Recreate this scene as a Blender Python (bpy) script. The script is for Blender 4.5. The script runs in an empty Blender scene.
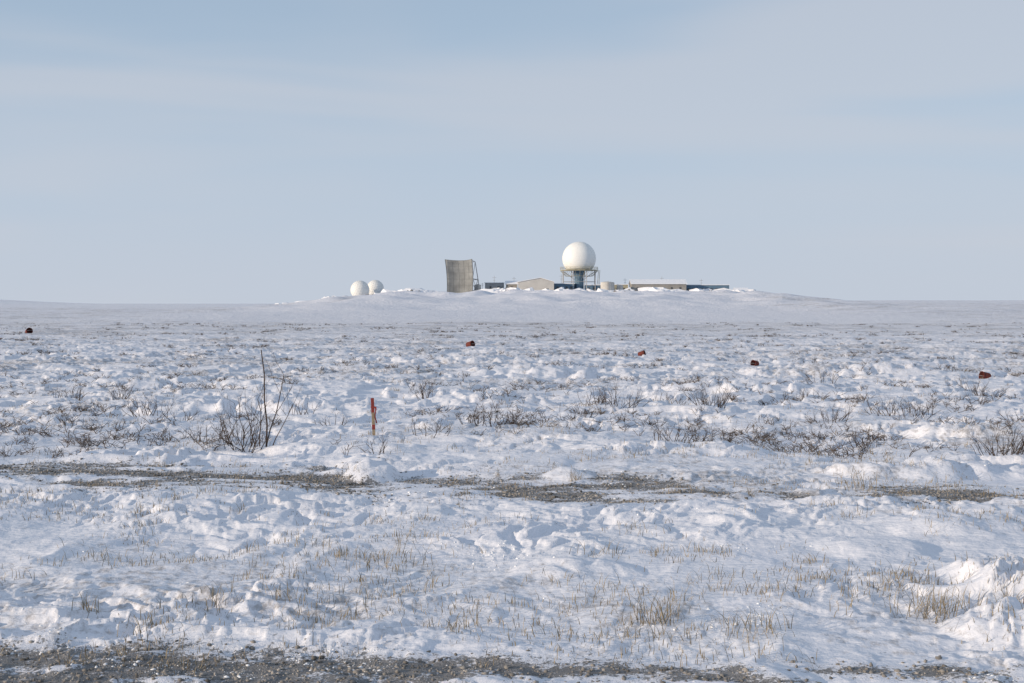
import bpy, math, random
import numpy as np
from mathutils import Vector, Matrix
random.seed(7); rng=np.random.default_rng(7)
scene=bpy.context.scene
scene.view_settings.view_transform='Standard'; scene.view_settings.look='None'; scene.view_settings.exposure=0
EYE=2.2
# ------------------------------------------------------------------ noise
P=rng.permutation(4096).astype(np.int32)
A=rng.random(4096)*2*np.pi; GX=np.cos(A); GY=np.sin(A)
def pn(x,y,s=0):
    x=np.asarray(x,float)+s*17.37; y=np.asarray(y,float)+s*9.71
    fx=np.floor(x); fy=np.floor(y); ix=fx.astype(np.int64); iy=fy.astype(np.int64)
    x=x-fx; y=y-fy
    u=x*x*x*(x*(x*6-15)+10); v=y*y*y*(y*(y*6-15)+10)
    def g(a,b,dx,dy):
        k=P[(P[(ix+a)&4095]+iy+b)&4095]
        return GX[k]*dx+GY[k]*dy
    a=g(0,0,x,y); b=g(1,0,x-1,y); c=g(0,1,x,y-1); d=g(1,1,x-1,y-1)
    return (a+(b-a)*u+((c+(d-c)*u)-(a+(b-a)*u))*v)*1.5
def ss(a,b,x):
    t=np.clip((x-a)/(b-a),0,1); return t*t*(3-2*t)
# ------------------------------------------------------------------ terrain
BUMPS=[ # x,y,rx,ry,h
 (3.95,9.6,.58,.5,.16),(3.45,8.45,.45,.3,.10),(-1.78,16.4,.34,.35,.2),(5.0,16.6,.8,.45,.15),(5.9,17.0,.6,.4,.12),
 (0.7,16.3,.28,.25,.08),(-5.6,18.3,1.1,.5,.08),(-.6,27,1.4,.9,.14),(2.8,19.0,.9,.4,.10),(-2.6,19.4,1.0,.4,.08),(7.7,21,1.2,.6,.14),
 (0.5,10.4,.4,.3,.06),(4.2,12.4,.6,.4,.08),(3.1,11.2,.45,.3,.07),(-4.5,26,1.6,.9,.13),(5.5,31,2,1,.16),(-8,33,2.2,1,.16),(1.5,38,2.5,1.2,.18),(10,40,2.5,1.3,.2),(-3,47,3,1.5,.2)]
def gravel_mask(x,y):
    w=0.5*pn(x/1.7,y/1.7,31)+0.25*pn(x/.5,y/.5,32)
    c=np.interp(x,[-30,-8,-6,-3,0.5,3,6,12,30],[18.2,17.0,16.6,16.1,15.1,14.8,14.5,14.2,13.5])
    th=np.interp(x,[-30,-7,-5.5,-2,0,1.5,2.2,3,6,12],[.9,1.1,1.7,1.5,1.7,1.3,.5,.7,.9,.9])
    b1=1-ss(0.35,1.25,np.abs(y-c+w*1.1)/th)
    lim=np.interp(x,[-8,-3,-1,0.3,1,3,8],[8.35,8.17,8.0,7.75,7.8,7.8,7.85])
    b2=1-ss(-0.22,0.2,y-lim+w*.4)
    b2*=np.clip(np.interp(x,[-1,0.3,1.2,3],[.95,.6,.40,.5])+pn(x/.7,y/.35,35)*.7+pn(x/.25,y/.15,36)*.4,0,1)
    pat=np.clip(.66+1.0*pn(x/1.5,y/.6,33)+.6*pn(x/.45,y/.25,34),0,1)
    g=np.clip(np.maximum(b1*pat,b2),0,1)
    for bx,by,rx,ry,bh in BUMPS[:6]:
        g=g*ss(.8,2.0,((x-bx)/rx)**2+((y-by)/ry)**2+.6*w)
    return g
def Hfull(x,y,sp):
    d=np.hypot(x,y)
    fade=lambda wl: ss(2.0,4.0,wl/sp)
    base=-.9*ss(90,260,y)+.7*ss(300,900,y)+4.3*ss(-20,260,x)*ss(300,900,y)*(1-ss(1000,2200,y))
    top=6.9+0.5*pn(x/14,y/14,5)-.6*ss(60,115,np.abs(x))
    m=ss(-130,-50,x+8*pn(x/20,y/30,4))*(1-ss(100,185,x))*ss(250,604,y+40*pn(x/45,y/60,3))**1.5*(1-ss(740,900,y))
    h=base*(1-m)+top*m
    h=h+m*(2.2*pn(x/30,y/42,1)+1.3*pn(x/11,y/16,2))*(1-ss(590,622,y))*ss(250,360,y)
    edge=np.exp(-((y-603)/11)**2)*m
    h=h+edge*(.9*np.abs(pn(x/7,y/9,55))*2.6+.7*pn(x/2.6,y/4,56)-.9)
    h=h-1.9*np.exp(-((x+25)/11)**2-((y-616)/20)**2)
    h=h+11*np.exp(-((x+1010)/160)**2-((y-2300)/300)**2)
    nf=(1-.8*ss(500,900,y))
    h=h+0.6*pn(x/90,y/90,6)*ss(90,300,y)*nf+0.30*pn(x/28,y/28,7)*ss(60,160,y)*nf
    h=h+0.10*pn(x/9,y/9,8)+0.10*pn(x/4.1,y/3.1,9)*ss(8,20,y)
    g=gravel_mask(x,y); calm=1-.8*g
    ca,sa=math.cos(.45),math.sin(.45)
    X=x*ca+y*sa; Y=-x*sa+y*ca
    w1=pn(x/1.3,y/1.3,10); w2=pn(x/1.3,y/1.3,11)
    wx=X+.40*w1+.10*pn(x/.4,y/.4,12); wy=Y+.40*w2+.10*pn(x/.4,y/.4,13)
    mid=1+.7*ss(14,24,y)
    pat=np.clip(.58+1.2*pn(x/3.0,y/2.4,14),.12,1.2)*mid
    pat2=np.clip(.55+1.5*pn(x/1.4,y/1.2,21),.08,1.2)
    r1=1-2.4*np.abs(pn(wx/2.1,wy/1.2,15))
    r2=1-2.4*np.abs(pn(wx/.85,wy/.5,16))
    q0=pn(wx/1.5,wy/.8,27)+.3*pn(wx/.5,wy/.35,28); sc0=ss(-.04,.08,q0)*(1-.7*np.clip(q0,0,1))
    q=pn(wx/.50,wy/.34,17)+.35*pn(wx/.22,wy/.17,22)
    sc=ss(-.05,.08,q)*(1-.6*np.clip(q,0,1))
    q2=pn(wx/.24,wy/.17,23)+.3*pn(wx/.11,wy/.09,25); sc2=ss(-.06,.10,q2)*(1-.6*np.clip(q2,0,1))
    q3=pn(wx/.13,wy/.09,26); sc3=ss(-.1,.15,q3)
    s3=pn(wx/.36,wy/.25,24); s5=pn(x/.09,y/.09,19)
    far=1+1.3*ss(20,80,d)
    hh=.040*r1*far*fade(1.2)+.10*sc0*ss(16,30,y)*(1+.8*ss(60,150,y))*fade(.9)+.028*r2*pat*fade(.5)+.044*sc*pat*pat2*fade(.3)+.028*sc2*pat*fade(.17)+.010*sc3*pat2*fade(.1)+.012*s3*fade(.25)+.003*s5*fade(.09)
    h=h+hh*calm+ (.006*s5+.012*s3)*g
    for bx,by,rx,ry,bh in BUMPS:
        qq=((x-bx)/rx)**2+((y-by)/ry)**2+.35*s3+.9*pn(x/.5,y/.5,20)
        h=h+bh*(1-ss(.1,1.9,qq))*(1+.25*s3+.15*sc)
    return h
ys=list(np.arange(-6,5,.25)); y=5.0
while y<7000:
    ys.append(y); y+=(.0038*y if y<30 else .0044*y) if y<900 else .012*y
ys=np.array(ys)
ts=np.concatenate([np.linspace(-1.25,-.44,120,endpoint=False),np.linspace(-.44,.44,900),np.linspace(.44,1.25,121)[1:]])
W=np.maximum(ys,0)+4.0
XX=ts[None,:]*W[:,None]
YY=np.repeat(ys[:,None],len(ts),1)
nr,nc=XX.shape
sp=np.repeat(np.maximum(np.gradient(ys),W*.001)[:,None],nc,1)
ZZ=Hfull(XX.ravel(),YY.ravel(),sp.ravel())
ZG=ZZ.reshape(nr,nc)
def H(x,y):   # exact height of the built mesh
    x=np.asarray(x,float); y=np.asarray(y,float)
    r=np.clip(np.searchsorted(ys,y)-1,0,nr-2); f=(y-ys[r])/(ys[r+1]-ys[r])
    t=x/(np.maximum(y,0)+4.0)
    c=np.clip(np.searchsorted(ts,t)-1,0,nc-2); e=(t-ts[c])/(ts[c+1]-ts[c])
    return (ZG[r,c]*(1-e)+ZG[r,c+1]*e)*(1-f)+(ZG[r+1,c]*(1-e)+ZG[r+1,c+1]*e)*f
def Hs(x,y): return float(H(x,y))
co=np.stack([XX.ravel(),YY.ravel(),ZZ],1).astype(np.float32)
me=bpy.data.meshes.new("snow_ground")
nv=nr*nc; nf=(nr-1)*(nc-1)
me.vertices.add(nv); me.vertices.foreach_set("co",co.ravel())
i=np.arange(nr-1)[:,None]*nc+np.arange(nc-1)[None,:]; i=i.ravel()
loops=np.stack([i,i+1,i+nc+1,i+nc],1).astype(np.int32).ravel()
me.loops.add(nf*4); me.loops.foreach_set("vertex_index",loops)
me.polygons.add(nf); me.polygons.foreach_set("loop_start",np.arange(nf,dtype=np.int32)*4)
me.polygons.foreach_set("use_smooth",np.ones(nf,dtype=bool))
me.update(calc_edges=True)
gx,gy=XX.ravel(),YY.ravel()
gm=gravel_mask(gx,gy)
a=me.attributes.new("gravel",'FLOAT','POINT'); a.data.foreach_set("value",gm.astype(np.float32))
veg=.42+.6*pn(gx/7,gy/4,41)+.4*pn(gx/25,gy/12,42)+.30*ss(16,40,gy)
bank=ss(-95,-60,gx)*(1-ss(50,110,gx))*ss(150,260,gy)
veg=veg*(1-.85*bank)*(1-.3*ss(500,800,gy))
veg=np.clip(veg,0,1)
brown=np.exp(-((gx+66)/7)**2-((gy-500)/45)**2)
veg=np.maximum(veg,brown)
a=me.attributes.new("veg",'FLOAT','POINT'); a.data.foreach_set("value",veg.astype(np.float32))
ground=bpy.data.objects.new("snow_ground",me); scene.collection.objects.link(ground)
# ------------------------------------------------------------------ materials
def newmat(name):
    m=bpy.data.materials.new(name); m.use_nodes=True
    nt=m.node_tree; b=nt.nodes["Principled BSDF"]; return m,nt,b
def N(nt,t,**k):
    n=nt.nodes.new(t)
    for a,v in k.items(): setattr(n,a,v)
    return n
def simple(name,c1,c2=None,rough=.8,scale=3,metal=0,bump=0,contrast=(.35,.65)):
    m,nt,b=newmat(name); L=nt.links
    c2=c2 or tuple(v*.8 for v in c1)
    tc=N(nt,'ShaderNodeTexCoord'); no=N(nt,'ShaderNodeTexNoise'); no.inputs['Scale'].default_value=scale; no.inputs['Detail'].default_value=6
    L.new(tc.outputs['Object'],no.inputs['Vector'])
    r=N(nt,'ShaderNodeValToRGB'); r.color_ramp.elements[0].position=contrast[0]; r.color_ramp.elements[1].position=contrast[1]
    r.color_ramp.elements[0].color=(*c2,1); r.color_ramp.elements[1].color=(*c1,1)
    L.new(no.outputs['Fac'],r.inputs[0]); L.new(r.outputs[0],b.inputs['Base Color'])
    b.inputs['Roughness'].default_value=rough; b.inputs['Metallic'].default_value=metal
    b.inputs['Specular IOR Level'].default_value=.2
    if bump:
        bp=N(nt,'ShaderNodeBump'); bp.inputs['Strength'].default_value=1; bp.inputs['Distance'].default_value=bump
        L.new(no.outputs['Fac'],bp.inputs['Height']); L.new(bp.outputs[0],b.inputs['Normal'])
    return m
m,nt,b=newmat("snow_and_gravel"); L=nt.links
geo=N(nt,'ShaderNodeNewGeometry')
def noise(scale,detail=6,rough=.55,sc=(1,1,1)):
    mp=N(nt,'ShaderNodeMapping'); mp.inputs['Scale'].default_value=sc
    L.new(geo.outputs['Position'],mp.inputs[0])
    n=N(nt,'ShaderNodeTexNoise'); n.inputs['Scale'].default_value=scale; n.inputs['Detail'].default_value=detail; n.inputs['Roughness'].default_value=rough
    L.new(mp.outputs[0],n.inputs['Vector']); return n.outputs['Fac']
def math_(op,a_,b_=None,c_=None,clamp=False):
    n=N(nt,'ShaderNodeMath',operation=op); n.use_clamp=clamp
    for k,v in enumerate((a_,b_,c_)):
        if v is None: continue
        if isinstance(v,(int,float)): n.inputs[k].default_value=v
        else: L.new(v,n.inputs[k])
    return n.outputs[0]
def mix(f,c1,c2):
    n=N(nt,'ShaderNodeMix',data_type='RGBA')
    if isinstance(f,(int,float)): n.inputs['Factor'].default_value=f
    else: L.new(f,n.inputs['Factor'])
    for k,v in ((6,c1),(7,c2)):
        if isinstance(v,tuple): n.inputs[k].default_value=(*v,1)
        else: L.new(v,n.inputs[k])
    return n.outputs[2]
ag=N(nt,'ShaderNodeAttribute',attribute_name="gravel"); av=N(nt,'ShaderNodeAttribute',attribute_name="veg")
n_f=noise(38,8,.65); n_m=noise(7,8,.6); n_v=noise(9,10,.72,(1,.8,1)); n_w=noise(.9,8,.65,(1,.7,1)); n_c=noise(110,4,.6)
snow=mix(noise(.7,5),(.72,.735,.81),(.79,.79,.83))
grav=mix(math_('MULTIPLY_ADD',math_('SUBTRACT',n_c,.5),3.2,.45,True),(.055,.05,.048),(.31,.30,.29))
g=math_('ADD',ag.outputs['Fac'],math_('MULTIPLY',math_('SUBTRACT',n_f,.5),2.5))
g=math_('ADD',g,math_('MULTIPLY',math_('SUBTRACT',n_m,.5),2.0))
gm_=math_('MULTIPLY',math_('MULTIPLY_ADD',math_('SUBTRACT',g,.45),4.0,0.0,True),.9)
v=math_('ADD',n_v,math_('MULTIPLY',math_('SUBTRACT',av.outputs['Fac'],.5),.28))
v=math_('ADD',v,math_('MULTIPLY',math_('SUBTRACT',n_w,.5),.5))
vm=math_('MULTIPLY',math_('MULTIPLY_ADD',math_('SUBTRACT',v,.565),6.0,0.0,True),.62)
c=mix(vm,snow,(.20,.175,.155))
c=mix(gm_,c,grav)
L.new(c,b.inputs['Base Color']); b.inputs['Roughness'].default_value=.65; b.inputs['Specular IOR Level'].default_value=.2
bp=N(nt,'ShaderNodeBump'); bp.inputs['Strength'].default_value=.9; bp.inputs['Distance'].default_value=.02
hb=math_('ADD',noise(9,5,.55),math_('MULTIPLY',math_('MULTIPLY',n_c,ag.outputs['Fac']),.9))
hb=math_('ADD',hb,math_('MULTIPLY',noise(5,3,.5,(1,3.2,1)),.8))
L.new(hb,bp.inputs['Height'])
bp2=N(nt,'ShaderNodeBump'); bp2.inputs['Distance'].default_value=.7
L.new(noise(.8,7,.6,(1,1.6,1)),bp2.inputs['Height'])
sepx=N(nt,'ShaderNodeSeparateXYZ'); L.new(geo.outputs['Position'],sepx.inputs[0])
fd=N(nt,'ShaderNodeMapRange'); fd.inputs[1].default_value=25; fd.inputs[2].default_value=110; L.new(sepx.outputs['Y'],fd.inputs[0])
L.new(fd.outputs[0],bp2.inputs['Strength'])
L.new(bp2.outputs[0],bp.inputs['Normal']); L.new(bp.outputs[0],b.inputs['Normal'])
ground.data.materials.append(m)

M=dict(
 white=simple("radome_white",(.80,.80,.78),(.77,.77,.75),.5,.15),
 seam=simple("radome_seam",(.53,.54,.55),(.48,.49,.50),.6,1),
 blue=simple("blue_paint",(.13,.21,.29),(.10,.165,.235),.6,.5),
 cream=simple("cream_siding",(.58,.56,.53),(.49,.475,.45),.7,.25),
 tan=simple("weathered_grey_siding",(.33,.315,.295),(.25,.24,.225),.8,.25),
 grey=simple("galvanised_steel",(.42,.42,.42),(.3,.3,.31),.6,.6),
 yellow=simple("yellow_steel",(.42,.39,.29),(.33,.31,.23),.6,.6),
 dark=simple("dark_opening",(.09,.095,.10),None,.4,1),
 snow=simple("snow_pile_mat",(.84,.845,.87),(.78,.79,.84),.7,1.2,bump=.15),
 mesh=simple("weathered_antenna_panel",(.28,.29,.29),(.18,.187,.19),.7,.22,contrast=(.35,.65)),
 rib=simple("antenna_rib",(.21,.215,.22),None,.7,.3),
 wood=simple("weathered_lath",(.42,.33,.22),(.28,.21,.14),.9,30),
 red=simple("faded_red_paint",(.33,.06,.05),(.22,.045,.035),.7,12),
 dullred=simple("rusty_red_paint",(.19,.05,.038),(.10,.033,.028),.85,9),
 bark=simple("willow_bark",(.09,.065,.052),(.045,.035,.03),.9,25),
 grass=simple("dead_grass",(.36,.30,.21),(.18,.15,.11),.9,9),
 scrub=simple("scrub_twigs",(.13,.10,.08),(.065,.052,.043),.9,9),
 stone=simple("gravel_stone",(.36,.34,.32),(.08,.075,.07),.9,3),
 clod=simple("snow_clod",(.80,.81,.84),(.76,.78,.82),.7,9),
)
# ------------------------------------------------------------------ mesh helpers
def mkobj(name,V,F,mat,parent=None,smooth=False):
    me=bpy.data.meshes.new(name); me.from_pydata([tuple(v) for v in V],[],[tuple(f) for f in F]); me.update()
    if smooth: me.polygons.foreach_set("use_smooth",[True]*len(me.polygons))
    o=bpy.data.objects.new(name,me); scene.collection.objects.link(o)
    if mat: me.materials.append(M[mat])
    if parent: o.parent=parent
    return o
def empty(name,loc,rot=0):
    o=bpy.data.objects.new(name,None); o.location=loc; o.rotation_euler[2]=rot; o.empty_display_size=.5
    scene.collection.objects.link(o); return o
def box(name,x0,x1,y0,y1,z0,z1,mat,parent=None):
    V=[(x0,y0,z0),(x1,y0,z0),(x1,y1,z0),(x0,y1,z0),(x0,y0,z1),(x1,y0,z1),(x1,y1,z1),(x0,y1,z1)]
    F=[(3,2,1,0),(4,5,6,7),(0,1,5,4),(1,2,6,5),(2,3,7,6),(3,0,4,7)]
    return mkobj(name,V,F,mat,parent)
def prism(segs,n=4,V=None,F=None):
    V=[] if V is None else V; F=[] if F is None else F
    for p0,p1,r0,r1 in segs:
        p0=Vector(p0);p1=Vector(p1); d=(p1-p0)
        if d.length<1e-6: continue
        d.normalize(); u=d.cross(Vector((0,0,1)) if abs(d.z)<.9 else Vector((1,0,0))).normalized(); w=d.cross(u)
        k=len(V)
        for p,r in((p0,r0),(p1,r1)):
            for j in range(n):
                a=2*math.pi*j/n; V.append(p+u*(math.cos(a)*r)+w*(math.sin(a)*r))
        for j in range(n): F.append((k+j,k+(j+1)%n,k+n+(j+1)%n,k+n+j))
        F.append(tuple(k+n+j for j in range(n)))
    return V,F
def struts(name,segs,mat,parent=None,n=4):
    V,F=prism(segs,n); return mkobj(name,V,F,mat,parent)
def lathe(name,prof,mat,parent=None,n=40,smooth=True):
    V=[];F=[]
    for r,z in prof:
        for j in range(n):
            a=2*math.pi*j/n; V.append((r*math.cos(a),r*math.sin(a),z))
    for k in range(len(prof)-1):
        for j in range(n): F.append((k*n+j,k*n+(j+1)%n,(k+1)*n+(j+1)%n,(k+1)*n+j))
    F.append(tuple(range(n))[::-1]); F.append(tuple((len(prof)-1)*n+j for j in range(n)))
    o=mkobj(name,V,F,mat,parent,smooth); return o
def radome(R,zc,zcut,parent,sw=.03):
    import bmesh
    bm=bmesh.new(); bmesh.ops.create_icosphere(bm,subdivisions=5,radius=R)
    bmesh.ops.bisect_plane(bm,geom=bm.verts[:]+bm.edges[:]+bm.faces[:],plane_co=(0,0,zcut-zc),plane_no=(0,0,-1),clear_outer=True)
    me=bpy.data.meshes.new("shell"); bm.to_mesh(me); bm.free(); me.polygons.foreach_set("use_smooth",[True]*len(me.polygons))
    me.materials.append(M['white']); o=bpy.data.objects.new("shell",me); scene.collection.objects.link(o); o.parent=parent; o.location=(0,0,zc)
    bm=bmesh.new(); bmesh.ops.create_icosphere(bm,subdivisions=3,radius=R)
    rot=Matrix.Rotation(.4,3,'X')@Matrix.Rotation(.7,3,'Z')
    for v_ in bm.verts: v_.co=rot@v_.co
    segs=[]
    for e in bm.edges:
        a_,b_=e.verts[0].co.copy(),e.verts[1].co.copy()
        if min(a_.z,b_.z)>zcut-zc:
            mid=((a_+b_)/2).normalized()*R
            segs+= [(a_,mid,sw,sw),(mid,b_,sw,sw)]
    bm.free(); s=struts("panel_seams",segs,'seam',parent,3); s.location=(0,0,zc)
# ------------------------------------------------------------------ radar station (stands ~640 m away on a low rise)
D=640
gz=Hs(33.5,D); rt=empty("radome_tower",(33.5,D,gz))
zp=18.9-gz
radome(8.4,24.5-gz,zp+.3,rt,.02)
lathe("deck",[(9.3,zp-.5),(9.3,zp-.1),(8.9,zp-.05),(8.9,zp)],'yellow',rt,24,False)
segs=[]
for k in range(24):
    a=2*math.pi*k/24; a2=2*math.pi*(k+1)/24; c_,s_=math.cos(a)*9.4,math.sin(a)*9.4; c2,s2=math.cos(a2)*9.4,math.sin(a2)*9.4
    segs.append(((c_,s_,zp-.2),(c_,s_,zp+1.3),.06,.06))
    segs.append(((c_,s_,zp-.5),(c_*.72,s_*.72,zp-3.2),.07,.07))
    for hh in(.7,1.3): segs.append(((c_,s_,zp+hh),(c2,s2,zp+hh),.05,.05))
    segs.append(((c_*.72,s_*.72,zp-3.2),(c2*.72,s2*.72,zp-3.2),.09,.09))
struts("railing",segs,'yellow',rt)
lathe("equipment_column",[(2.3,-1),(2.3,zp-3.0),(2.9,zp-1.6),(2.9,zp-.52)],'blue',rt,12,False)
segs=[]
for k in range(8):
    a=2*math.pi*(k+.5)/8; p=Vector((math.cos(a)*8.6,math.sin(a)*8.6,0)); a2=2*math.pi*(k+1.5)/8; q=Vector((math.cos(a2)*8.6,math.sin(a2)*8.6,0))
    segs.append((p-Vector((0,0,1)),p+Vector((0,0,zp-.5)),.17,.17))
    segs.append((p+Vector((0,0,zp*.5)),q+Vector((0,0,zp*.5)),.09,.09))
    segs.append((p*.3+Vector((0,0,zp*.6)),p+Vector((0,0,zp-.8)),.1,.1))
struts("tower_legs",segs,'grey',rt)
segs=[((9.5+0,-3,zp-.3),(9.5,3,zp*.5),.12,.12),((9.5,3,zp*.5),(9.5,-3,0),.12,.12),((10.2,-3,zp-.3),(10.2,3,zp*.5),.12,.12),((10.2,3,zp*.5),(10.2,-3,0),.12,.12)]
struts("stairs",segs,'yellow',rt)
for (x_,y_,R,zc) in((-76,640,4.7,8.8),(-69.6,652,4.3,9.7)):
    g0=Hs(x_,y_); r=empty("small_radome",(x_,y_,g0))
    radome(R,zc-g0,max(zc-g0-R*.78,.4),r,.045)
    lathe("foundation_ring",[(R*.66,-2),(R*.66,max(zc-g0-R*.78,.4)+.1)],'grey',r,24,False)
ax,ay=-25.8,628; g0=4.5
an=empty("billboard_antenna",(ax,ay,g0),math.radians(-22))
Wd,Ht=14.2,18.9; nx,nz=15,18
def refl(u,v):
    half=Wd/2*(0.95+.07*v)
    x_=u*half; z_=.3+v*Ht*(1-.03*(1-u*u))
    y_=3.2-2.6*(u*u)-3.4*(v-.42)**2*1.6
    return Vector((x_,y_,z_))
V=[];F=[]
for k in range(nz+1):
    for j in range(nx+1): V.append(refl(-1+2*j/nx,k/nz))
for k in range(nz):
    for j in range(nx): F.append((k*(nx+1)+j,k*(nx+1)+j+1,(k+1)*(nx+1)+j+1,(k+1)*(nx+1)+j))
ro=mkobj("reflector",V,F,'mesh',an,True); sm=ro.modifiers.new("s",'SOLIDIFY'); sm.thickness=.2; sm.offset=-1
segs=[]
for j in range(0,nx+1,3):
    for k in range(nz): segs.append((refl(-1+2*j/nx,k/nz)-Vector((0,.04,0)),refl(-1+2*j/nx,(k+1)/nz)-Vector((0,.04,0)),.04,.04))
for k in range(0,nz+1,3):
    for j in range(nx): segs.append((refl(-1+2*j/nx,k/nz)-Vector((0,.04,0)),refl(-1+2*(j+1)/nx,k/nz)-Vector((0,.04,0)),.04,.04))
struts("panel_ribs",segs,'rib',an)
segs=[]
for xx in(-6.7,-2.3,2.3,6.7):
    u=xx/7.1
    top=refl(u,.97)+Vector((0,.4,0)); mid=refl(u,.5)+Vector((0,.4,0)); bot=refl(u,.03)+Vector((0,.4,0))
    fb=Vector((xx,12.0,-1.5)); fm=Vector((xx,7.5,9.3)); ft=Vector((xx,4.0,18.0)); 
    segs+=[(top,ft,.18,.18),(ft,fb,.22,.22),(mid,fm,.15,.15),(bot,fb,.15,.15),(top,mid,.18,.18),(mid,bot,.18,.18),(mid,fb,.13,.13),(mid,ft,.13,.13),(bot,fm,.13,.13),(bot,Vector((bot.x,bot.y,-1.5)),.25,.25)]
for zz,yy in((18.0,4),(9.3,7.5),(4,10.4)):
    segs.append(((-6.7,yy,zz),(6.7,yy,zz),.14,.14))
segs+=[((-6.7,12,0),(-2.3,7.5,9.3),.1,.1),((6.7,12,0),(2.3,7.5,9.3),.1,.1)]
struts("support_frame",segs,'grey',an)
def building(name,x0,x1,y0,dp,hgt,wall,roof='snow',kind='flat',gable=1.6,wins=0,door=True,rot=0,base=None):
    cx=(x0+x1)/2; w=(x1-x0)/2; g0=Hs(cx,y0) if base is None else base
    e=empty(name,(cx,y0,g0),rot)
    if kind=='flat':
        box("walls",-w,w,0,dp,-2,hgt,wall,e); box("roof",-w-.3,w+.3,-.3,dp+.3,hgt+.003,hgt+.3,roof,e)
    elif kind=='gable':
        V=[(-w,0,-2),(w,0,-2),(w,dp,-2),(-w,dp,-2),(-w,0,hgt),(w,0,hgt),(w,dp,hgt),(-w,dp,hgt),(-w,dp/2,hgt+gable),(w,dp/2,hgt+gable)]
        mkobj("walls",V,[(0,1,5,4),(2,3,7,6),(1,2,6,9,5),(3,0,4,8,7)],wall,e)
        t=.25; V=[(-w-.4,-.5,hgt-.3),(w+.4,-.5,hgt-.3),(w+.4,dp/2,hgt+gable+.05),(-w-.4,dp/2,hgt+gable+.05),(w+.4,dp+.5,hgt-.3),(-w-.4,dp+.5,hgt-.3)]
        V+= [(a_,b_,c_+t) for a_,b_,c_ in V]
        mkobj("roof",V,[(0,3,2,1),(3,5,4,2),(6,7,8,9),(9,8,10,11),(0,1,7,6),(5,11,10,4),(1,2,8,7),(2,4,10,8),(3,0,6,9),(5,3,9,11)],roof,e)
    elif kind=='front':
        V=[(-w,0,-2),(w,0,-2),(w,dp,-2),(-w,dp,-2),(-w,0,hgt),(w,0,hgt),(w,dp,hgt),(-w,dp,hgt),(w*.25,0,hgt+gable),(w*.25,dp,hgt+gable)]
        mkobj("walls",V,[(0,1,5,8,4),(2,3,7,9,6),(1,2,6,5),(3,0,4,7)],wall,e)
        t=.25; V=[(-w-.3,-.4,hgt-.05),(w*.25,-.4,hgt+gable+.03),(w+.3,-.4,hgt-.05),(-w-.3,dp+.4,hgt-.05),(w*.25,dp+.4,hgt+gable+.03),(w+.3,dp+.4,hgt-.05)]
        V+= [(a_,b_,c_+t) for a_,b_,c_ in V]
        mkobj("roof",V,[(0,1,4,3),(1,2,5,4),(6,9,10,7),(7,10,11,8),(0,6,7,1),(1,7,8,2),(3,4,10,9),(4,5,11,10),(0,3,9,6),(2,8,11,5)],roof,e)
    for k in range(wins):
        xx=-w+(k+.7)*2*w/(wins+.4); ww=.5
        box("window_%d"%(k+1),xx-ww,xx+ww,-.06,.03,hgt*.5,hgt*.5+1.0,'dark',e)
        box("window_sill_%d"%(k+1),xx-ww-.12,xx+ww+.12,-.1,.02,hgt*.5-.14,hgt*.5-.003,'grey',e)
    if door: box("door",w*.55,w*.55+1.3,-.08,.02,-.2,2.2,'dark',e)
    return e
building("white_workshop",3,20.5,626,12,5.4,'cream',kind='front',gable=2.0,wins=0,door=True)
building("utility_shed",-13.5,-4,640,6,5.3,'grey',kind='flat',wins=2)
building("equipment_hut",-3,2.6,634,5,4.6,'tan',kind='gable',gable=1.2,wins=1)
building("blue_module_building",21,31,636,9,4.6,'blue',kind='flat',wins=4)
building("blue_module_building",36.5,45,637,8,4.2,'blue',kind='flat',wins=3)
building("long_grey_building",59,86,632,12,5.6,'tan',kind='gable',gable=1.9,wins=6)
building("garage",50.5,58,640,9,5.0,'yellow',kind='flat',wins=2)
building("blue_module_train",86.5,108.5,640,8,5.2,'blue',kind='flat',wins=9)
building("storage_shed",111,117,636,5,3.0,'grey',kind='gable',gable=1,wins=1)
for x_,y_,R,h_ in((46.8,628,3.4,5.4),(-17,634,1.7,4.8),(53,629,1.6,4.0)):
    e=empty("storage_tank",(x_,y_,Hs(x_,y_)))
    lathe("tank_shell",[(R,-1.5),(R,h_*.33),(R+.05,h_*.33),(R+.05,h_*.35),(R,h_*.35),(R,h_*.66),(R+.05,h_*.66),(R+.05,h_*.68),(R,h_*.68),(R,h_),(R*.5,h_+.35),(.1,h_+.5)],'cream',e,28,False)
    struts("ladder",[((-.25,-R-.15,0),(-.25,-R-.15,h_+.6),.05,.05),((.25,-R-.15,0),(.25,-R-.15,h_+.6),.05,.05)]+[((-.25,-R-.15,k*.5+.3),(.25,-R-.15,k*.5+.3),.03,.03) for k in range(int(h_*2))],'grey',e)
for x_,y_,h_ in((-17.5,642,8.0),(-9,650,9),(57,646,8.5),(76,650,9.5),(-14.5,630,5.5),(25,650,9.5),(1,648,8.5),(96,650,8.5)):
    e=empty("antenna_mast",(x_,y_,Hs(x_,y_)))
    struts("mast",[((0,0,-1),(0,0,h_),.12,.08),((-1.0,0,h_*.9),(1.0,0,h_*.9),.06,.06),((-.6,0,h_*.75),(.6,0,h_*.75),.06,.06)],'grey',e)
e=empty("cargo_crates",(-8,628,Hs(-8,628)))
for k in range(7): 
    xx=-5+k*1.9; box("crate_%d"%(k+1),xx,xx+1.4,(k%3)*.7,(k%3)*.7+1.4,-.5,1.4+.6*((k*7)%3),['cream','tan','grey','blue'][k%4],e)
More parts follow.
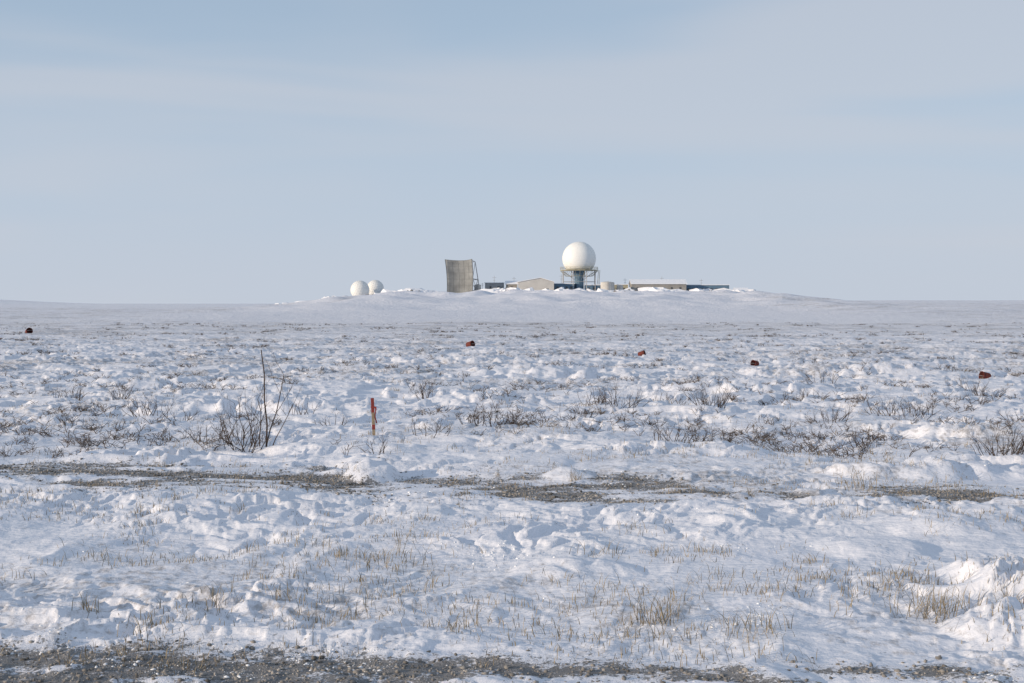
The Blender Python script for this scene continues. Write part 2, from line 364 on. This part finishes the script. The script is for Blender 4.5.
# ------------------------------------------------------------------ snow piles
def rock_mesh(seed,R,sub=3,amp=.35):
    import bmesh
    bm=bmesh.new(); bmesh.ops.create_icosphere(bm,subdivisions=sub,radius=1)
    c=np.array([v_.co[:] for v_ in bm.verts])
    n_=pn(c[:,0]*1.3+seed*3.1,c[:,1]*1.3+c[:,2]*1.7,50)+.5*pn(c[:,0]*3+seed,c[:,2]*3+c[:,1]*2.2,51)
    c=c*(1+amp*n_)[:,None]*np.array(R)[None]
    F=[[v_.index for v_ in f.verts] for f in bm.faces]; bm.free(); return [Vector(q) for q in c],F
V=[];F=[]
for k in range(300):
    if k<210:
        x_=random.choice([-54,-47,-42,-38,-34,-12,-6,2,10,24,28,36,44,54,66,72,90,104,114,119,-14,-9])+random.gauss(0,3.5); y_=random.uniform(596,622); s_=random.uniform(.6,1.8+.8*random.random())
    else:
        x_=random.uniform(-122,-84) if k<265 else random.uniform(-62,-38); y_=random.uniform(590,640); s_=random.uniform(.4,1.4)
    v_,f_=rock_mesh(k,(s_*2.3,s_*1.5,s_*1.05),2,amp=.75)
    z_=Hs(x_,y_); o_=len(V); V+=[q+Vector((x_,y_,z_-.1)) for q in v_]; F+=[[i_+o_ for i_ in f] for f in f_]
mkobj("ploughed_snow_piles",V,F,'snow',None,False)
V=[];F=[]
for k in range(150):
    x_=random.uniform(-122,-82) if k<70 else random.uniform(-70,118); y_=random.uniform(585,620); s_=random.uniform(.2,.75)
    v_,f_=rock_mesh(k+300,(s_*1.3,s_,s_),1,amp=.6); z_=Hs(x_,y_); o_=len(V); V+=[q+Vector((x_,y_,z_+.1)) for q in v_]; F+=[[i_+o_ for i_ in f] for f in f_]
mkobj("boulders",V,F,'stone',None,False)
# ------------------------------------------------------------------ red markers
for x_,y_,s_,tilt,rz in((-2.05,62.6,.17,80,.9),(5.1,50.3,.13,75,1.2),(8.5,44.7,.115,85,-.9),(13.7,37,.13,82,-1.34),(-34,90,.22,78,.7)):
    z_=Hs(x_,y_); e=empty("red_marker_pail",(x_,y_,z_+s_*.6)); e.rotation_euler=(math.radians(tilt),0,rz)
    lathe("pail",[(s_*.75,-s_),(s_*.8,-s_*.9),(s_*.86,-s_*.2),(s_*.92,-s_*.15),(s_*.92,-s_*.05),(s_*.9,0),(s_,s_*.9),(s_*1.06,s_*.92),(s_*1.06,s_),(s_*.96,s_),(s_*.85,-s_*.8)],'dullred',e,20,False)
    struts("handle",[((s_*math.cos(a_),0.0,s_*1.0+s_*.9*math.sin(a_)),(s_*math.cos(a_+.4),0,s_*1.0+s_*.9*math.sin(a_+.4)),s_*.03,s_*.03) for a_ in np.arange(0,2.8,.4)],'grey',e)
    if x_>13:
        v_,f_=rock_mesh(77,(s_*.8,s_*.7,s_*.7),2,amp=.4)
        mkobj("blown_snow",[q+Vector((0,s_*.1,-s_*1.1)) for q in v_],f_,'clod',e,True)
# ------------------------------------------------------------------ survey stake
x_,y_=-2.27,21.0; z_=Hs(x_,y_)
e=empty("survey_stake",(x_,y_,z_)); e.rotation_euler=(.03,math.radians(-2.5),.2)
box("lath",-.024,.024,-.009,.009,-.2,.40,'wood',e); box("painted_top",-.026,.026,-.011,.011,.403,.64,'red',e)
box("painted_band",-.026,.026,-.011,.011,.12,.2,'red',e)
V=[];F=[]
for k in range(7):
    V+=[(.026+.010*math.sin(k*1.3),-.014-.006*k,.50-.045*k),(.05+.012*math.sin(k*1.1+1),-.018-.004*k,.495-.045*k)]
for k in range(6): F.append((2*k,2*k+1,2*k+3,2*k+2))
mkobj("flagging_tape",V,F,'red',e)
box("tape_wrap",-.03,.03,-.015,.015,.47,.50,'red',e)
# ------------------------------------------------------------------ shrubs
def grow(p,d,ln,r,depth,segs,wob=.35,up=.12,nb=3):
    steps=4
    for k in range(steps):
        nd=(d+Vector((random.gauss(0,wob),random.gauss(0,wob),random.gauss(0,wob)+up))*.45).normalized()
        q=p+nd*(ln/steps); r2=r*.84
        segs.append((p,q,r,r2)); p,d,r=q,nd,r2
        if depth>0 and k>=1 and random.random()<.75:
            for _ in range(1 if random.random()<.7 else 2):
                side=Vector((random.gauss(0,1),random.gauss(0,1),random.gauss(.3,.5))).normalized()
                grow(p,(d+side*.85).normalized(),ln*random.uniform(.38,.62),r*.65,depth-1,segs,wob,up,nb)
def shrub(x,y,w,h,n,name="dwarf_willow_shrub",mat='bark',r=.0055,depth=2):
    z=Hs(x,y); segs=[]
    for k in range(n):
        a=random.uniform(0,2*math.pi); rr=w*.5*math.sqrt(random.random())*.75
        px,py=x+math.cos(a)*rr,y+math.sin(a)*rr*.7
        d=Vector((math.cos(a)*.6+random.gauss(0,.4),math.sin(a)*.6+random.gauss(0,.4),1)).normalized()
        grow(Vector((px-x,py-y,Hs(px,py)-z-.04)),d,h*random.uniform(.5,1.05),r*random.uniform(.7,1.1),depth,segs)
    V,F=prism(segs,3); o=mkobj(name,V,F,mat); o.location=(x,y,z); return o
random.seed(33)
z0=Hs(-3.75,19.8); segs=[]
def stem(p,d,ln,r,depth): grow(p,d,ln,r,depth,segs,.28,.1)
for (dx,dy,dd,ln,r,dep) in((.02,0,(.22,0,1),1.6,.018,3),(.0,.05,(.3,.1,1),1.2,.013,3),(-.08,.0,(-.12,0,1),.8,.012,3),(.1,-.05,(.38,-.1,1),.8,.010,2),(-.15,.05,(-.5,0,1),.7,.010,3)):
    stem(Vector((dx,dy,-.05)),Vector(dd).normalized(),ln,r,dep)
V,F=prism(segs,3); o=mkobj("tall_willow_shrub",V,F,'bark'); o.location=(-3.85,19.9,z0)
shrub(-4.15,19.8,.8,.55,26,r=.009); shrub(-4.75,20.4,.9,.32,16,r=.007); shrub(-4.45,20.6,.4,.75,7,r=.008)
SH=[(3.86,24.7,.95,.42,40),(-.29,21.8,.95,.34,30),(-.7,22.2,.4,.25,11),(2.1,25.1,.8,.48,22),(1.66,25.6,.5,.38,11),(2.6,20,1.0,.34,24),(3.2,19.7,.5,.3,14),(5.35,19.4,.5,.34,12),
(7.2,23.9,1.4,.38,34),(7.9,24.6,.8,.3,14),(5.7,22.9,1.1,.30,18),(6.9,18,.9,.44,34),(10.7,28.7,1,.34,14),(-6.9,24.3,.9,.42,22),(-8.4,27.3,.5,.38,16),(-10,28.7,.9,.34,20),(-6.1,23.5,.3,.42,9),
(-6.9,20.1,.5,.22,9),(-1.86,27.3,.5,.42,16),(-3.96,23.9,1.1,.28,14),(-3.2,22.5,.8,.25,10),(-2.0,18.8,.35,.28,7),(-1.3,20.9,.9,.28,10),(7.9,32.7,1,.38,16),(1.2,22.3,.9,.24,10),(-2.2,30,.8,.33,12),(4.4,33,1.2,.35,14),(9.3,26,.9,.3,12),(-7.5,22,.7,.22,8),(1.9,22.6,.4,.2,6),(3.4,28,.9,.32,12),(6.6,28.5,1,.32,12),(11.2,31,1.1,.34,14),
(8.6,21.5,.6,.3,9),(4.9,20.8,.6,.22,8)]
for s_ in SH: shrub(*s_,r=.0075)
segs=[]; k=0
while k<1150:
    y_=18.5*math.exp(random.random()*2.2); x_=random.uniform(-.46,.46)*y_
    if float(pn(x_/5,y_/6,41))+.5*float(pn(x_/2,y_/2.5,43))+random.uniform(-.3,.3)<.08: continue
    k+=1
    w=random.uniform(.12,.5)
    for j in range(random.randint(2,7)):
        px,py=x_+random.gauss(0,w),y_+random.gauss(0,w*.6); b_=Vector((px,py,Hs(px,py)-.02)); h_=random.uniform(.05,.18)
        for _ in range(3):
            t=b_+Vector((random.gauss(0,.10),random.gauss(0,.10),h_*random.uniform(.6,1.1))); rr=.0036+.00008*y_
            mid=b_.lerp(t,.5)+Vector((random.gauss(0,.02),0,random.gauss(0,.02)))
            segs+=[(b_,mid,rr,rr*.8),(mid,t,rr*.8,rr*.4),(mid,mid+Vector((random.gauss(0,.08),random.gauss(0,.08),h_*.4)),rr*.7,rr*.3)]
V,F=prism(segs,3); mkobj("tundra_scrub",V,F,'scrub')
V=[];F=[]
def blade(bx,by,bz,h,lean,wd):
    a=random.uniform(0,2*math.pi); dx,dy=math.cos(a)*lean,math.sin(a)*lean; c_,s_=math.cos(a+1.57)*wd,math.sin(a+1.57)*wd
    k=len(V); V.extend([(bx-c_,by-s_,bz-.02),(bx+c_,by+s_,bz-.02),(bx+dx*.4+c_*.8,by+dy*.4+s_*.8,bz+h*.6),(bx+dx*.4-c_*.8,by+dy*.4-s_*.8,bz+h*.6),(bx+dx,by+dy,bz+h)])
    F.extend([(k,k+1,k+2,k+3),(k+3,k+2,k+4)])
def tuft(x_,y_,w,h,n):
    px=np.array([random.gauss(x_,w*.4) for _ in range(n)]); py=np.array([random.gauss(y_,w*.35) for _ in range(n)]); pz=H(px,py)
    for a_,b_,c_ in zip(px,py,pz): blade(a_,b_,c_,h*random.uniform(.35,1.1),h*random.uniform(.2,1.3),random.uniform(.0014,.0026)*(1+.03*y_))
for t in((1.0,8.6,.16,.22,60),(2.93,8.85,.35,.2,120),(1.6,8.3,.25,.15,60),(-1.05,11,.5,.15,70),(.79,16,.12,.2,30),(-2.9,8.7,.12,.13,30),(-2.45,8.5,.15,.12,26),(-2.1,9.2,.2,.14,30),(4.1,15,.2,.25,40),(-1.6,9.2,.15,.14,25),
 (-1.4,11,.3,.13,35),(2.45,10.6,.15,.12,22),(2.0,9.4,.4,.12,50),(.3,9.9,.3,.1,30),(-3.6,11,.3,.12,30),(3.5,8.9,.3,.16,50),(.8,10.9,.3,.13,36),(3.0,9.6,.3,.14,50)): tuft(*t)
k=0
while k<2300:
    y_=7.6*math.exp(random.random()*1.75); x_=random.uniform(-.47,.47)*y_
    if float(pn(x_/2.2,y_/2.2,44))+.7*float(pn(x_/.7,y_/.7,45))+random.uniform(-.25,.25)<.16: continue
    k+=1; tuft(x_,y_,random.uniform(.08,.5),random.uniform(.03,.11),random.randint(3,13))
mkobj("dry_grass",V,F,'grass')
# ------------------------------------------------------------------ stones and snow clods (one object each)
import bmesh
bm=bmesh.new(); bmesh.ops.create_icosphere(bm,subdivisions=1,radius=1)
BV=np.array([v_.co[:] for v_ in bm.verts]); BF=np.array([[v_.index for v_ in f.verts] for f in bm.faces]); bm.free()
def scatter(name,px,py,size,mat,BV,BF,jit=.28,sink=.1):
    n=len(px); pz=H(px,py)
    nvb=len(BV)
    sc=size[:,None,None]*rng.uniform(.6,1.25,(n,1,3)); sc[:,:,2]*=.75
    v=(BV[None]*(1+rng.normal(0,jit,(n,nvb,1)).clip(-.5,.5)))*sc
    a=rng.random(n)*6.28; c_,s_=np.cos(a)[:,None],np.sin(a)[:,None]
    vx=v[:,:,0]*c_-v[:,:,1]*s_; vy=v[:,:,0]*s_+v[:,:,1]*c_
    v=np.stack([vx+px[:,None],vy+py[:,None],v[:,:,2]+pz[:,None]+size[:,None]*sink],2).reshape(-1,3)
    f=(BF[None]+(np.arange(n)*nvb)[:,None,None]).reshape(-1,3)
    me=bpy.data.meshes.new(name); me.vertices.add(len(v)); me.vertices.foreach_set("co",v.astype(np.float32).ravel())
    me.loops.add(len(f)*3); me.loops.foreach_set("vertex_index",f.astype(np.int32).ravel())
    me.polygons.add(len(f)); me.polygons.foreach_set("loop_start",np.arange(len(f),dtype=np.int32)*3); me.update(calc_edges=True)
    me.materials.append(M[mat]); o=bpy.data.objects.new(name,me); scene.collection.objects.link(o); return o
nn=140000
X1=rng.uniform(-9,9,nn); Y1=np.where(rng.random(nn)<.35,rng.uniform(6.6,8.6,nn),rng.uniform(13.0,18.9,nn))
g=gravel_mask(X1,Y1); keep=(rng.random(nn)<g**1.3*.55)&(np.abs(X1)<.5*Y1+.5)
X1,Y1=X1[keep],Y1[keep]; S=(.004+.012*rng.random(len(X1))**3)*(1+.03*Y1)
scatter("gravel",X1,Y1,S,'stone',BV,BF)
n=60000; Y2=6.8*np.exp(rng.random(n)*1.4); X2=rng.uniform(-.5,.5,n)*Y2
cl=pn(X2/1.6,Y2/1.1,61)+.5*pn(X2/.4,Y2/.4,62)+.35*gravel_mask(X2,Y2)
keep=(cl+rng.normal(0,.15,n)>.70); X2,Y2=X2[keep],Y2[keep]
S=(.004+.012*rng.random(len(X2))**5)*(1+.02*Y2)
scatter("snow_clods",X2,Y2,S,'clod',BV,BF,.3,-.2)
print("clods",len(X2),"gravel",len(X1))
# ------------------------------------------------------------------ light, sky
EL=math.radians(12); sx,sy=-.90,-.43   # toward the sun: left and a little behind the camera
w=bpy.data.worlds.new("World"); scene.world=w; w.use_nodes=True; nt=w.node_tree; L=nt.links
bg=nt.nodes['Background']; bg.inputs['Strength'].default_value=.10
sky=N(nt,'ShaderNodeTexSky',sky_type='NISHITA'); sky.sun_disc=False; sky.sun_elevation=EL; sky.sun_rotation=math.atan2(sx,sy)
sky.air_density=1.0; sky.dust_density=.3; sky.ozone_density=2.5
tc=N(nt,'ShaderNodeTexCoord')
def wnoise(scale,zs,det,lo,hi,o0,o1,rot=3,off=0):
    mp=N(nt,'ShaderNodeMapping'); mp.inputs['Scale'].default_value=(1.0,1.0,zs); mp.inputs['Rotation'].default_value=(0.0,math.radians(rot),0); mp.inputs['Location'].default_value=(off,off,off)
    L.new(tc.outputs['Generated'],mp.inputs[0])
    no=N(nt,'ShaderNodeTexNoise'); no.inputs['Scale'].default_value=scale; no.inputs['Detail'].default_value=det; no.inputs['Roughness'].default_value=.42; no.inputs['Distortion'].default_value=.4
    L.new(mp.outputs[0],no.inputs['Vector'])
    mr=N(nt,'ShaderNodeMapRange'); mr.interpolation_type='SMOOTHSTEP'; mr.inputs[1].default_value=lo; mr.inputs[2].default_value=hi; mr.inputs[3].default_value=o0; mr.inputs[4].default_value=o1
    L.new(no.outputs['Fac'],mr.inputs[0]); return mr.outputs[0]
def wmix(f,a_,b_):
    mx=N(nt,'ShaderNodeMix',data_type='RGBA')
    if isinstance(f,float): mx.inputs['Factor'].default_value=f
    else: L.new(f,mx.inputs['Factor'])
    for k,v in ((6,a_),(7,b_)):
        if isinstance(v,tuple): mx.inputs[k].default_value=(*v,1)
        else: L.new(v,mx.inputs[k])
    return mx.outputs[2]
sz=N(nt,'ShaderNodeSeparateXYZ'); L.new(tc.outputs['Generated'],sz.inputs[0])
hz=N(nt,'ShaderNodeMapRange'); hz.interpolation_type='SMOOTHSTEP'; hz.inputs[1].default_value=-.02; hz.inputs[2].default_value=.32; hz.inputs[3].default_value=.94; hz.inputs[4].default_value=.62
L.new(sz.outputs['Z'],hz.inputs[0])
c0=wmix(hz.outputs[0],sky.outputs[0],(4.75,5.95,7.5))
lo=N(nt,'ShaderNodeMapRange'); lo.interpolation_type='SMOOTHSTEP'; lo.inputs[1].default_value=0; lo.inputs[2].default_value=.16; lo.inputs[3].default_value=.75; lo.inputs[4].default_value=0
L.new(sz.outputs['Z'],lo.inputs[0])
c1=wmix(lo.outputs[0],c0,(5.55,5.95,6.7))
c2=wmix(wnoise(1.4,9,3,.44,.70,0.0,.55,4,.8),c1,(5.9,6.1,6.7))
L.new(c2,bg.inputs['Color'])
sd=bpy.data.lights.new("sun",'SUN'); sd.energy=4.0; sd.angle=math.radians(.5); sd.color=(1,.82,.62)
so=bpy.data.objects.new("sun",sd); scene.collection.objects.link(so)
v_=Vector((sx*math.cos(EL),sy*math.cos(EL),math.sin(EL))); so.rotation_euler=v_.to_track_quat('Z','Y').to_euler()
# ------------------------------------------------------------------ camera
cd=bpy.data.cameras.new("camera"); cd.sensor_width=36; cd.lens=45; cd.clip_end=20000; cd.clip_start=.05
cam=bpy.data.objects.new("camera",cd); scene.collection.objects.link(cam)
cam.location=(0,0,EYE); cam.rotation_euler=(math.radians(90)-math.atan(38.3/1280),0,0)
scene.camera=cam
